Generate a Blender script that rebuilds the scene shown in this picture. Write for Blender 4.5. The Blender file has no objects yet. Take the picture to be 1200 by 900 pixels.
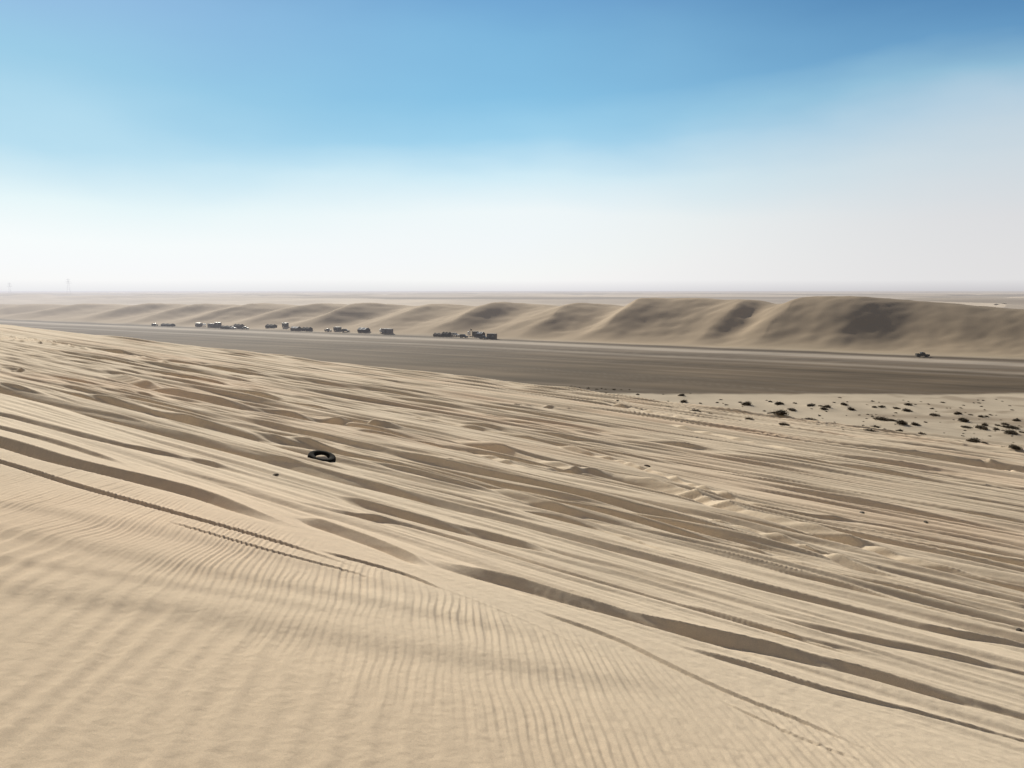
import bpy, math, random
import numpy as np
from mathutils import Matrix, Vector

random.seed(7)
F, CX, CY = 933.0, 600.0, 341.0      # focal length in photo pixels, optical column, horizon row
CAMZ = 25.0                          # eye height over the gravel plain
EYE = 2.45                           # eye height over the slope
SA, SB = 0.125, 0.101                # the slope falls to the right and away
C = bpy.context.scene.collection
PITCH = math.atan((450 - CY) / F)
def ray(px, py):
    """photo pixel -> (sideways, downwards) per metre ahead, for the camera tipped down by PITCH"""
    b = (450 - py) / F; a = (px - CX) / F
    fw = math.cos(PITCH) + b * math.sin(PITCH)
    return a / fw, (math.sin(PITCH) - b * math.cos(PITCH)) / fw

# ------------------------------------------------------------------ noise
_pr = np.random.RandomState(12345)
_perm = np.concatenate([_pr.permutation(1024)] * 2).astype(np.int32)
_ga = _pr.rand(1024) * 2 * math.pi
_gx = np.cos(_ga); _gy = np.sin(_ga)
def noise(x, y, seed=0):
    x = np.asarray(x, dtype=np.float64); y = np.asarray(y, dtype=np.float64)
    x0 = np.floor(x); y0 = np.floor(y)
    fx = x - x0; fy = y - y0
    ix = (x0.astype(np.int64) + seed * 131) & 1023; iy = (y0.astype(np.int64) + seed * 37) & 1023
    ix1 = (ix + 1) & 1023; iy1 = (iy + 1) & 1023
    pa = _perm[ix]; pb = _perm[ix1]
    def g(p, iy_, dx, dy):
        k = _perm[p + iy_]
        return _gx[k] * (fx - dx) + _gy[k] * (fy - dy)
    u = fx * fx * fx * (fx * (fx * 6 - 15) + 10); v = fy * fy * fy * (fy * (fy * 6 - 15) + 10)
    a = g(pa, iy, 0, 0); b = g(pb, iy, 1, 0); c = g(pa, iy1, 0, 1); d = g(pb, iy1, 1, 1)
    return 1.5 * ((a + (b - a) * u) * (1 - v) + (c + (d - c) * u) * v)
def fbm(x, y, seed=0, o=3, gain=.5):
    s = 0; a = 1.0
    for i in range(o):
        s = s + a * noise(x * 2 ** i, y * 2 ** i, seed + 17 * i); a *= gain
    return s
def sst(a, b, x):
    t = np.clip((x - a) / (b - a), 0, 1); return t * t * (3 - 2 * t)

# ------------------------------------------------------------------ large landforms
def slope_z(x, y):
    r = np.hypot(x, y)
    z = CAMZ - EYE - SA * x - SB * y
    over = np.maximum(r - 140, 0)
    z = z - over ** 2 / 190.0
    back = np.maximum(-y, 0)                         # behind the viewer the dune top levels off
    z = z - back * 0.04 - back ** 2 / 900
    left = np.maximum(-x - 90, 0)
    return z - left ** 2 / 1500
def smax(a, b, k):
    h = np.clip(0.5 + 0.5 * (a - b) / k, 0, 1)
    return b + (a - b) * h + k * h * (1 - h)
# line of the dune belt behind the plain
BX, BY = 155.0, 301.0
DX, DY = -0.838, 0.546
NX, NY = 0.546, 0.838
def belt(x, y):
    return (x - BX) * DX + (y - BY) * DY, (x - BX) * NX + (y - BY) * NY
WTOP = 92.0
crest_px = [(1500, 372), (1330, 368), (1200, 363), (1120, 355), (1060, 350.5), (1000, 348.2), (950, 350.5), (905, 355.5), (860, 351.5), (815, 347.2), (770, 351),
            (740, 357.5), (690, 358), (600, 356.5), (540, 358.5), (480, 357), (430, 358.5), (385, 357.5), (320, 358), (236, 357.5),
            (133, 357.5), (60, 358), (0, 357.5), (-200, 357), (-500, 357)]
cs, ch = [], []
for px, py in crest_px:
    u, v = ray(px, py)
    yy = (BX * NX + BY * NY + WTOP) / (NX * u + NY); xx = u * yy
    s_, _ = belt(xx, yy); cs.append(s_); ch.append(CAMZ - yy * v)
cs = np.array(cs); ch = np.array(ch)
fine_s = np.arange(cs.min() - 200, cs.max() + 300, 4.0)
fine_h = np.interp(fine_s, cs, ch)
ker = np.exp(-np.linspace(-2, 2, 7) ** 2); ker /= ker.sum()
fine_h = np.convolve(np.pad(fine_h, 3, mode='edge'), ker, mode='valid')
# spurs that run from the crest down towards the plain, foot shifted to the left
spur_px = [1700, 1290, 950, 880, 772, 700, 600, 520, 448, 385, 318, 255, 196, 118, 60, 0, -80, -180, -300]
spur_q = []
for px in spur_px:
    u, v = ray(px, 355)
    yy = (BX * NX + BY * NY + WTOP) / (NX * u + NY)
    s_, _ = belt(u * yy, yy); spur_q.append(s_)
spur_q = np.array(sorted(spur_q))
_gap = np.diff(spur_q); _gap = np.minimum(np.append(_gap, _gap[-1]), np.insert(_gap, 0, _gap[0]))
spur_a = np.array([3, 2.2, 4.2, 4.0, 5.2, 5.0, 5.2, 4.2, 6.5, 5, 6, 4.5, 5.5, 5, 5, 4, 5, 5, 5.0])[::1]
def dunes_z(x, y):
    s, w = belt(x, y)
    w = w + 7 * noise(s / 70, s * 0, 5) + 3 * noise(s / 23, s * 0 + 3, 6)
    H = np.interp(s + 0.25 * (w - WTOP), fine_s, fine_h)
    rt = sst(330, -120, s)
    f = sst(6 + 20 * rt, WTOP - 4 * rt, w) ** (0.8 + .2 * rt) * (1 - .06 * rt) + .06 * rt * sst(4, 40, w)
    # saw across the spurs: gentle on the left, steep on the right
    q = s + 0.10 * (w - WTOP) + 9 * noise(s / 60, w / 60, 8) + 3 * noise(s / 22, w / 22, 9)
    i = np.clip(np.searchsorted(spur_q, q) - 1, 0, len(spur_q) - 2)
    q0 = spur_q[i]; q1 = spur_q[i + 1]
    ph = np.clip((q - q0) / (q1 - q0), 0, 1)
    saw = np.where(ph < 0.5, sst(1.0, 0.0, (ph / 0.5) ** .85), sst(0, 1.1, (ph - 0.5) / 0.5))
    amp = spur_a[i] * (1 - ph) + spur_a[i + 1] * ph
    ww = w / WTOP
    bump = sst(.06, .62, ww) * (1 - .62 * sst(.75, 1.05, ww)) * sst(1.55, 1.15, ww)
    face = H * f + amp * (saw - 0.45) * bump
    face = face + 0.35 * fbm(s / 9 + w / 15, w / 9, 12, 2) * sst(10, 40, w)
    # behind the crest: a sandy upland that undulates out to the horizon
    r = np.hypot(x, y)
    far = 8.0 + 10.5 * (1 - np.abs(noise(x / 330 + .4 * noise(x / 150, y / 150, 35), y / 190, 31))) ** 3 * sst(150, 420, w) + 2.2 * np.abs(fbm(x / 90, y / 70, 33, 2))
    right = sst(-0.1, 0.5, x / np.maximum(y, 1))
    far = far + right * 2.0 + sst(800, 2500, r) * (3 + 3.2 * fbm(x / 700, y / 420, 37, 3))
    far = far + sst(3000, 9000, r) * (5.0 + 6 * fbm(x / 2300, y / 1500, 41, 2))
    cap = 14.0 + 3.8 * sst(.42, .52, x / np.maximum(y, 1)) * sst(1500, 700, r) + 5.5 * sst(550, 1800, r) + sst(2500, 6000, r) * 4.5
    far = np.minimum(far, cap) - .8 * np.exp(-np.abs(far - cap) / 1.5)
    m = sst(WTOP * 1.0, WTOP * 1.75, w)
    z = face * (1 - m) + far * m
    return np.where(w > 0, np.maximum(z, 0), 0) * sst(0, 12, w)
def base_z(x, y):
    flat = 0.12 * fbm(x / 19, y / 19, 51, 3) + 0.3 * noise(x / 60, y / 60, 52)
    flat = flat * sst(260, 200, y)
    return smax(slope_z(x, y), flat, 2.2)

# ------------------------------------------------------------------ tracks on the slope
TX, TY = -0.8, 0.6                    # along the tracks (towards far left)
PX, PY = 0.6, 0.8                     # across them, away from the viewer
def pix_ground(px, py, fn=base_z):
    u, v = ray(px, py)
    ys = np.geomspace(2.0, 500, 6000)
    d = (CAMZ - v * ys) - fn(u * ys, ys)
    k = int(np.argmax(d < 0)) if (d < 0).any() else len(ys) - 1
    k = max(k, 1)
    a = d[k - 1] / max(d[k - 1] - d[k], 1e-9)
    y = ys[k - 1] + (ys[k] - ys[k - 1]) * a
    return u * y, y
# (points, apparent width of the shaded wall in photo pixels, strength)
BANDS = [
 ([(123,438),(200,462),(300,480),(400,497),(450,500),(550,520),(633,541),(693,558)], 9, 1.1),
 ([(160,436),(267,457),(400,484)], 5, .9),
 ([(0,453),(100,480),(200,508),(300,532),(400,562),(500,587),(600,613),(700,640),(800,665),(867,683),(967,707),(1033,723),(1100,740),(1200,758)], 11, 1.0),
 ([(83,462),(183,482),(250,502),(300,516)], 8, .9),
 ([(0,485),(50,498),(133,520),(200,533),(267,548)], 6, .9),
 ([(0,500),(67,518),(140,542)], 5, .9),
 ([(0,517),(67,539),(150,558),(233,578),(283,597),(320,610)], 11, 1.0),
 ([(0,540),(83,567),(167,590),(267,618),(333,637),(400,659)], 4, 1.2),
 ([(200,612),(300,642),(400,668),(430,677)], 3, 1.0),
 ([(380,647),(467,670),(515,690)], 4, 1.1),
 ([(355,607),(400,622),(450,640),(495,661)], 12, .9),
 ([(520,662),(600,682),(667,703),(733,720),(800,738),(900,761),(1000,786),(1100,815),(1200,842)], 15, .92),
 ([(400,583),(467,603),(550,623),(640,647)], 10, 1.0),
 ([(360,592),(400,601),(483,617),(567,640),(650,668),(800,707),(917,740),(1033,768)], 7, .9),
 ([(633,717),(700,740),(733,753),(800,787),(867,817),(933,842),(1000,872)], 6, 1.0),
 ([(800,757),(883,780),(967,807),(1067,833),(1200,868)], 6, 1.1),
 ([(850,823),(933,863),(1017,894)], 4, 1.0),
 ([(517,689),(600,720),(700,766),(783,803)], -3, 1.0),
 ([(400,500),(467,512),(550,528),(617,550)], 6, .9),
 ([(640,549),(717,557),(800,578),(867,601),(917,615),(1000,637),(1067,657),(1167,683),(1250,700)], 13, 1.0),
 ([(400,515),(483,535),(533,540)], 3, 1.0),
 ([(300,510),(400,530),(467,547),(533,563),(600,578),(700,600),(800,623),(867,637),(940,661)], 9, 1.1),
 ([(550,567),(700,613),(800,637),(883,657),(1000,687),(1100,717),(1200,742)], 8, 1.0),
 ([(460,482),(550,502),(617,515),(733,543),(800,567),(900,596),(1000,612),(1100,630),(1200,650)], 5, 1.1),
 ([(800,600),(933,640),(1017,668),(1100,688),(1200,711)], 9, .9),
 ([(800,706),(900,733),(1000,765)], 6, .9),
 ([(900,720),(983,740),(1067,760),(1167,784),(1240,800)], 9, .9),
 ([(560,585),(640,600),(720,622),(790,650)], 5, .9),
 ([(0,432),(40,436),(100,450),(180,464)], 5, .9),
 ([(50,398),(90,405),(150,415),(230,435),(300,446),(400,462)], 4, 1.0),
 ([(0,394),(60,399),(110,412)], 4, 1.0),
 ([(630,462),(700,473),(800,491),(900,510),(1000,524),(1100,537),(1200,556)], 5, .8),
 ([(560,470),(680,482),(760,494),(850,512),(960,535)], 5, .7),
]
SOFT = [  # broad soft swells across the rippled sand in front
 ([(0,688),(100,705),(200,713),(300,733),(400,748),(500,765),(600,779),(700,797),(800,812)], 26, .55),
 ([(0,590),(100,606),(200,626),(300,646),(400,672),(520,705)], 15, .6),
 ([(0,622),(130,646),(260,673),(400,698),(520,722),(640,748)], 15, .6),
 ([(0,655),(120,672),(300,700),(420,722)], 14, .5),
]
def S(x0, y0, k, L): return [(x0 + a_ / k, y0 + b_ / k, w / k) for a_, b_, w in L]
shr = []
shr += S(590, 445, 6.0, [(48,35,38),(93,35,18),(185,40,18),(225,42,16),(477,45,14),(473,77,22),(585,87,24),(720,93,18),(817,115,40),(945,102,26),(1122,102,12),(1020,142,26),(1058,142,18),(1157,150,18),(835,160,36),(880,172,30),(1160,207,38),(1025,190,10),(303,42,10),(690,62,8)])
shr += S(780, 455, 5.714, [(105,50,36),(165,33,10),(120,95,44),(80,137,24),(138,162,14),(195,162,76),(290,180,40),(310,160,14),(345,95,22),(385,100,12),(408,110,22),(497,93,20),(540,112,56),(390,190,16),(445,188,16),(485,175,52),(560,215,58),(700,88,24),(757,107,58),(840,148,46),(865,98,24),(730,182,80),(770,208,84),(865,220,26),(795,253,46),(975,118,50),(1040,127,26),(1082,130,44),(1060,142,40),(1168,62,16),(1190,115,26),(975,220,50),(1035,250,66),(1135,285,36),(705,250,18)])
shr += S(980, 455, 5.4545, [(50,110,36),(97,138,40),(245,123,26),(287,122,32),(273,88,12),(383,132,36),(462,108,44),(453,147,52),(610,128,24),(632,175,52),(775,165,44),(812,210,56),(925,183,28),(958,180,24),(860,170,24),(1155,208,46),(290,207,64),(350,218,40),(412,233,56),(505,237,50),(240,265,76),(205,290,60),(40,278,20),(345,283,22),(405,286,42),(548,305,44),(580,328,20),(685,326,36),(765,349,22),(880,350,80),(945,370,30),(835,252,40),(930,260,60),(1030,240,28),(1075,232,40),(1115,255,50),(1020,270,36),(1110,290,70),(1090,395,60),(1140,418,66),(1185,285,30),(950,240,40)])
_n0 = len(shr); _rs = random.Random(5)
while len(shr) < _n0 + 110:
    px_ = 700 + 500 * _rs.random() ** .6; py_ = 468 + 62 * _rs.random()
    if py_ > 458 + (px_ - 600) * .115 or py_ < 462: continue
    shr.append((px_, py_, _rs.uniform(1.2, 3.6)))
for q_ in range(16): shr.append((600 + q_ * 9 + _rs.uniform(-4, 4), 451.5 + q_ * .35 + _rs.uniform(-.8, .8), _rs.uniform(1.5, 4)))
MOUNDS = []
for (px_, py_, w_px) in shr:
    if w_px > 4.5:
        x_, y_ = pix_ground(px_, py_ + w_px * .12); MOUNDS.append((x_, y_, w_px * 1.3 * y_ / F))
TYRE = pix_ground(377, 539)
tracks = []     # (t array, c array, width, amplitude, kind)
def add_band(pts, wpx, k, kind):
    ts, cc, ww = [], [], []
    dense = []
    pts = list(pts)
    if pts[-1][0] >= 1160: (a0, b0), (a1, b1) = pts[-2], pts[-1]; pts.append((a1 + 320, b1 + (b1 - b0) / (a1 - a0) * 320))
    if pts[0][0] <= 10: (a0, b0), (a1, b1) = pts[0], pts[1]; pts.insert(0, (a0 - 90, b0 - (b1 - b0) / (a1 - a0) * 60))
    for (a, b) in zip(pts[:-1], pts[1:]):
        for j in range(6):
            f = j / 6; dense.append((a[0] + (b[0] - a[0]) * f, a[1] + (b[1] - a[1]) * f))
    dense.append(pts[-1])
    # smooth the polyline
    d = np.array(dense); 
    for _ in range(6): d[1:-1] = (d[:-2] + 2 * d[1:-1] + d[2:]) / 4
    for px, py in d:
        x, y = pix_ground(px, py)
        ts.append(TX * x + TY * y); cc.append(PX * x + PY * y)
        W = y * (abs(wpx) / F) / (EYE / y + 0.60)
        ww.append(W * 1.1)
    ts = np.array(ts); cc = np.array(cc); ww = np.array(ww)
    o = np.argsort(ts); ts, cc, ww = ts[o], cc[o], ww[o]
    tracks.append((ts, cc, ww, k, kind))
for p, w, k in BANDS: add_band(p, w, k, 'ridge' if w < 0 else 'wall')
for p, w, k in SOFT: add_band(p, w * 1.35, k, 'soft')
rng = np.random.RandomState(3)
ruts = []
for i in range(210):
    c0 = 6.6 + (rng.rand() ** 1.7) * 120
    m = rng.normal(0, 0.035); tc = rng.uniform(-30, 60) if c0 < 40 else rng.uniform(-80, 120)
    L = rng.uniform(14, 70) * (1 + c0 / 40)
    ruts.append((c0, m, tc, L, rng.uniform(.10, .17) * (1 + c0 / 32), rng.uniform(.012, .045) * (1 + c0 / 45), rng.uniform(0, 100)))
def tri(p):
    """a crisp crest at p = .5, a steep face down to p = -.5, long gentle backs on either side"""
    return np.clip(2 * p, -1, 1) * np.exp(-np.maximum(np.abs(p) - .5, 0) / np.where(p > 0, .95, .6))
mini = []
for i in range(620):
    c0 = 6.7 * math.exp(rng.rand() * 3.1)
    mini.append((c0, rng.normal(0, .03), rng.uniform(-14, 14) * (1 + c0 / 9) + c0 * .2, rng.uniform(3, 11) * (1 + c0 / 9),
                 rng.uniform(.03, .10) * (1 + c0 / 17) * (1 + 1.2 * (rng.rand() < .12)), rng.uniform(.19, .38), rng.uniform(0, 100)))
def detail_z(x, y):
    """relief of the sand slope: ruts, berms, swells and wind ripples"""
    t = TX * x + TY * y; c = PX * x + PY * y; r = np.hypot(x, y)
    h = np.zeros_like(x)
    on = sst(5.9, 6.7, c) * sst(190, 150, y)
    # swells and streaks drawn out along the tracks
    st = 0.028 * fbm(t / 44, c / 2.4, 61, 2) + 0.010 * fbm(t / 18, c / .5, 62, 3)
    h += on * st * (.05 + .95 * sst(7.5, 14, c)) * (1 + np.clip(c, 0, 60) / 40)
    fine = noise(t / 40, c / .19 + .6 * noise(t / 9, c / 2, 90), 91) + .5 * sst(11, 7, c) * noise(t / 25, c / .09, 92)
    h += on * fine * .004 * sst(20, 11, r)
    far = sst(14, 32, c)
    h += far * 0.03 * fbm(t / 48 + c / 14, c / 1.6, 66, 2) * sst(190, 150, y)
    lump = far * sst(.15, .6, noise(t / 30, c / 9, 68)) 
    h += lump * 0.012 * fbm(t / 3.2, c / 1.5, 69, 2) * sst(190, 150, y)
    churn = sst(-4, -12, t) * sst(12, 17, c) * sst(60, 30, c)
    h += churn * 0.02 * fbm(t / 1.3, c / 0.8, 64, 2)
    for (c0, m, tc, L, w, D, sd) in ruts[::2]:
        if tc + L < t.min() or tc - L > t.max() or abs(c0 - (c.min() + c.max()) / 2) > (c.max() - c.min()) / 2 + 8 + c0 / 10 + abs(m) * L: continue
        mid = c0 + m * (t - tc) + .7 * np.sin((t + sd) / 11) * (.3 + c0 / 60) + .25 * np.sin((t + 3 * sd) / 4.3)
        win = sst(L, L * .6, np.abs(t - tc))
        near = (win > 0) & (np.abs(c - mid) < 3.2 + c0 / 40)
        if not near.any(): continue
        q = (c - mid)[near]; e = np.zeros_like(q)
        for off in (-.8 - c0 / 120, .8 + c0 / 120):
            p = (q - off) / w
            e += -np.exp(-p ** 4 * .6) * D + D * .55 * np.exp(-((np.abs(p) - 1.7) / .55) ** 2)
        h[near] += e * win[near] * sst(6.6, 14, c[near]) * sst(48, 34, c[near]) * sst(190, 160, y[near])
    cmn, cmx, tmn, tmx = c.min(), c.max(), t.min(), t.max()
    for (c0, m, tc, L, W, A_, sd) in mini:
        if tc + L < tmn or tc - L > tmx or c0 - 1.5 - W * 5 - abs(m) * L > cmx or c0 + 1.5 + W * 5 + abs(m) * L < cmn: continue
        mid = c0 + m * (t - tc) + .3 * (.5 + c0 / 30) * np.sin((t + sd) / 13) + .06 * np.sin((t + 3 * sd) / 3.1)
        W = np.maximum(W, .0065 * c + .005 * np.maximum(c - 50, 0))
        win = sst(L, L * .35, np.abs(t - tc))
        near = (win > 0) & (np.abs(c - mid) < W * 4.5)
        if not near.any(): continue
        h[near] += tri((c[near] - mid[near]) / W[near]) * A_ * W[near] * win[near] * (.28 * sst(6.4, 7.6, c[near]) + .72 * sst(7.5, 13.5, c[near])) * sst(185, 150, y[near])
    for (ts, cc, ww, k, kind) in tracks:
        lo, hi = ts[0], ts[-1]
        if lo > tmx + 20 or hi < tmn - 20 or cc.min() - 3 > cmx or cc.max() + 3 < cmn: continue
        tap = max(0.14 * (hi - lo), .3)
        win = sst(lo - tap * .5, lo + tap, t) * sst(hi + tap * .5, hi - tap, t)
        mid = np.interp(t, ts, cc) + 0.035 * noise(t / 4, t * 0 + len(ts), 71) * np.clip(c / 10, .3, 3)
        W = np.interp(t, ts, ww) * (.85 if kind == 'soft' else .84 - .04 * sst(8, 14, c)) * (1 + .25 * noise(t / 3.5, t * 0 + lo, 72))
        ww_ = 4.0 if kind != 'soft' else 5
        near = (win > 0) & (np.abs(c - mid) < ww_ * W * 1.3)
        if not near.any(): continue
        p = (c - mid)[near] / W[near]
        if kind == 'wall':
            e = tri(p) * 0.36 * k * W[near] * (1.36 - .20 * sst(8, 20, c[near]))
        elif kind == 'soft':
            e = 0.15 * k * W[near] * np.tanh(1.1 * p) * np.exp(-(p / 2.2) ** 2)
        else:
            e = 0.25 * k * W[near] * np.exp(-(p / .7) ** 2)
        h[near] += e * win[near]
    h += 0.10 * np.exp(-(((x - TYRE[0]) ** 2 + (y - TYRE[1]) ** 2) / .022) ** 2)   # sand blown into the tyre
    if y.max() > 85:
        for (mx, my, mw) in MOUNDS:
            if mx + mw * 3 < x.min() or mx - mw * 3 > x.max() or my + mw * 4 < y.min() or my - mw * 5 > y.max(): continue
            dy_ = y - my; h += .13 * mw * np.exp(-((x - mx) / (.75 * mw)) ** 2 - (dy_ / np.where(dy_ < 0, 1.9 * mw, 1.0 * mw)) ** 2)
    # wind ripples
    wob = .62 * fbm(x / 1.9, y / 3.4, 81, 2) + .09 * noise(x / .35, y / .6, 83)
    ph = (x * .985 + y * .10) / .115 + wob * 1.5
    def crest(q): q = q - np.floor(q); return np.where(q < .68, q / .68, (1 - q) / .32) * 2 - 1     # gentle side, then the lee
    big = .5 + .5 * np.clip(2.2 * noise(x / 2.3, y / 3.1, 86), -1, 1)
    rip = crest(ph) * (1 - .55 * big) * .8 + crest(ph * .5 + .3 * noise(x, y / 2, 88)) * big * 1.5
    mid_ = sst(3.2, 4.4, c)
    rip = rip * (.30 + .25 * mid_) + (1 - mid_) * 1.5 * np.sin(2 * math.pi * (ph * .5 + .25 * noise(x / 1.5, y / 2, 95))) + .75 * mid_ * crest(ph * 1.6 + .6 * noise(x / 1.2, y / 1.2, 94))
    zone = sst(6.5, 5.6, c) * (0.35 + 1.0 * np.clip(.5 + noise(x / .9, y / 1.5, 85), 0, 1))
    h += 0.0018 * fbm(x / .10, y / .12, 89, 2) * sst(12, 7, r)
    h += rip * 0.0060 * zone * (.62 + .5 * sst(5.5, 8.5, r)) * sst(22, 14, r)
    # tread marks and crumbs between the ruts
    h += on * sst(26, 12, r) * 0.0028 * fbm(t / .4, c / .11, 87, 2)
    return h
def full_z(x, y):
    x = np.atleast_1d(np.asarray(x, float)); y = np.atleast_1d(np.asarray(y, float))
    z = base_z(x, y)
    z = z + dunes_z(x, y) * (y > 0)
    near = (np.hypot(x, y) < 260)
    d = np.zeros_like(z)
    if near.any(): d[near] = detail_z(x[near], y[near])
    return z + d
def gz(x, y): return float(full_z(x, y)[0])

# ------------------------------------------------------------------ the ground sheet (polar grid round the viewpoint)
half = math.radians(39)
th_d = np.arange(-half, half, math.radians(0.058))
th_c = np.arange(half, 2 * math.pi - half, math.radians(1.5))
TH = np.concatenate([th_d, th_c])
rr = [0.4]
while rr[-1] < 90000:
    r_ = rr[-1]
    k = 1.06 if r_ < 4.0 else 1.0034 if r_ < 6 else 1.0021 if r_ < 60 else 1.0030 if r_ < 210 else 1.0055 if r_ < 900 else 1.02 if r_ < 6000 else 1.06
    rr.append(r_ * k)
RR = np.array(rr)
nT, nR = len(TH), len(RR)
T2, R2 = np.meshgrid(TH, RR)
X = (np.sin(T2) * R2).ravel(); Y = (np.cos(T2) * R2).ravel()
from concurrent.futures import ThreadPoolExecutor
_cut = [0] + list(np.linspace(0, len(th_d), 9).astype(int)[1:]) + [nT]
_tiles = [(r0, min(r0 + 48, nR), c0, c1) for r0 in range(0, nR, 48) for c0, c1 in zip(_cut[:-1], _cut[1:])]
Zg = np.empty((nR, nT)); Xg = X.reshape(nR, nT); Yg = Y.reshape(nR, nT)
def _work(k):
    r0, r1, c0, c1 = _tiles[k]
    Zg[r0:r1, c0:c1] = full_z(Xg[r0:r1, c0:c1].ravel(), Yg[r0:r1, c0:c1].ravel()).reshape(r1 - r0, c1 - c0)
with ThreadPoolExecutor(4) as ex: list(ex.map(_work, range(len(_tiles))))
Z = Zg.ravel()
print('ground verts', X.size)

# colours
r = np.hypot(X, Y); s_, w_ = belt(X, Y); c_ = PX * X + PY * Y; t_ = TX * X + TY * Y
def col(a): return np.array(a)[None, :]
sand = np.repeat(col((.75, .612, .452)), X.size, 0)
v1 = fbm(X / 3.1, Y / 3.1, 101, 3)[:, None]
sand *= 1 + .05 * v1
pink = np.clip(fbm(X / 11, Y / 11, 102, 2), 0, 1)[:, None]
sand *= 1 + pink * col((.05, -.02, -.05))
slopeheight = slope_z(X, Y)
flatm = sst(1.5, -2.5, slopeheight)[:, None]                       # flat sand with the bushes
sand *= 1 - sst(7, 3, c_)[:, None] * col((.10, .13, .16))
fs = col((.56, .465, .35)) * (1 + .10 * fbm(X / 14, Y / 22, 103, 3)[:, None])
A = sand * (1 - flatm) + fs * flatm
# dark gravel plain
edge = 191 + 3.5 * fbm(X / 40, Y * 0 + 1, 104, 3) + .8 * noise(X / 3, Y / 3, 105)
plain = (sst(0, 5, Y - edge) * sst(16, 4, w_ + 3 * noise(s_ / 30, s_ * 0, 106)))[:, None]
gr = col((.138, .102, .068)) * (1 + .28 * fbm(s_ / 160, w_ / 9, 107, 3)[:, None] + .05 * fbm(X / 5, Y / 5, 108, 2)[:, None])
wid = w_ + 5 * noise(s_ / 130, s_ * 0, 109)
pale = np.exp(-((wid + 14) / 7.5) ** 4) * .85 + np.exp(-((wid + 48) / 5) ** 2) * .55 + np.exp(-((wid + 62) / 3) ** 2) * .2
pale += sst(-44, -25, wid) * .28 * sst(4, -4, wid)
for k in range(16):
    o = -75 - k * 7.5 - rng.uniform(0, 5); pale += rng.uniform(.02, .12) * np.exp(-((w_ + 8 * noise(s_ / 200, s_ * 0 + k, 110) - o + s_ * rng.normal(0, .02)) / 1.2) ** 2)
dk = np.exp(-((wid + 1) / 3.5) ** 2) * .35
gr = gr * (1 - dk[:, None])
pc = np.clip(pale, 0, 1)[:, None]
gr = gr * (1 - pc) + col((.43, .36, .29)) * pc
brown = np.clip(np.exp(-((X * .12 + Y - 166 - 1.5 * noise(X / 12, Y * 0, 120)) / 3.2) ** 2) * sst(62, 76, X) * .6 + .5 * sst(.1, .7, fbm(X / 9, Y / 9, 121, 3)) * sst(60, 95, X) * flatm[:, 0], 0, .6)[:, None]  # brown ground, with the low ridge's shading painted in as a band
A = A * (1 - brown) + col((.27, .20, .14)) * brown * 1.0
for k in range(9):        # vehicle tracks that wander across the gravel
    o = rng.uniform(-130, -30); m_ = rng.normal(0, .10); qq = w_ - (o + m_ * (s_ - 150) + 6 * np.sin(s_ / 60 + k))
    pl = (.16 * (np.exp(-((qq - 1) / .35) ** 2) + np.exp(-((qq + 1) / .35) ** 2)))[:, None]
    gr = gr * (1 - pl) + col((.36, .30, .24)) * pl
gr = gr * (1 + .22 * fbm(X / 45, Y / 18, 122, 4))[:, None]
A = A * (1 - plain) + gr * plain
# dune belt and the uplands behind
dm = sst(6, 18, w_)[:, None] * (Y > 0)[:, None]
du = col((.49, .375, .255)) * (1 + .05 * fbm(X / 25, Y / 25, 111, 3)[:, None])
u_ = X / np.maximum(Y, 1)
du = du * (1 - .16 * sst(.1, .4, u_) - .24 * sst(.30, .50, u_ + .02 * noise(X / 15, Y / 15, 130)) * sst(30, 55, w_))[:, None] if True else du  # right-hand dune face: its shade is painted into the sand colour
foot = (sst(45, 10, w_ + 8 * fbm(s_ / 20, w_ / 6, 113, 2)) * .35 * sst(.1, .4, u_))[:, None]
du = du * (1 - foot) + col((.46, .38, .27)) * foot
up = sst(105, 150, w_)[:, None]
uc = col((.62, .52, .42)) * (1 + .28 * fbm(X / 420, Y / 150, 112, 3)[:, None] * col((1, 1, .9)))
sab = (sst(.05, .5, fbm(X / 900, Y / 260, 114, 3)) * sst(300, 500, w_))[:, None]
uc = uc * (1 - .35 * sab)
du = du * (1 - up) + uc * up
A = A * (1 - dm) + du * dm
A = np.clip(A, .02, .9)
# small stones and dung darken nothing; keep alpha 1
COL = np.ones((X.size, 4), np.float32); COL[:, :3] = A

# faces
ti = np.arange(nT); tn = (ti + 1) % nT
ri = np.arange(nR - 1)
a = (ri[:, None] * nT + ti[None, :]).ravel(); b = (ri[:, None] * nT + tn[None, :]).ravel()
c = b + nT; d = a + nT
faces = np.stack([a, d, c, b], 1)
fy = Y[a]; fw = w_[a]; fr = r[a]
reg = np.zeros(len(a), int)                                 # 0 slope + bush flat
reg[(fy > 191) & (slopeheight[a] < 1.0)] = 1                # gravel plain
reg[(fw > 8) & (fy > 0)] = 2                                # dune belt
reg[(fw > 118) & (fy > 0)] = 3                              # uplands to the horizon
reg[(reg == 0) & (fr > 330)] = 3
NAMES = {0: 'sand_ground', 1: 'gravel_plain', 2: 'dune_terrain', 3: 'desert_terrain'}

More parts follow.
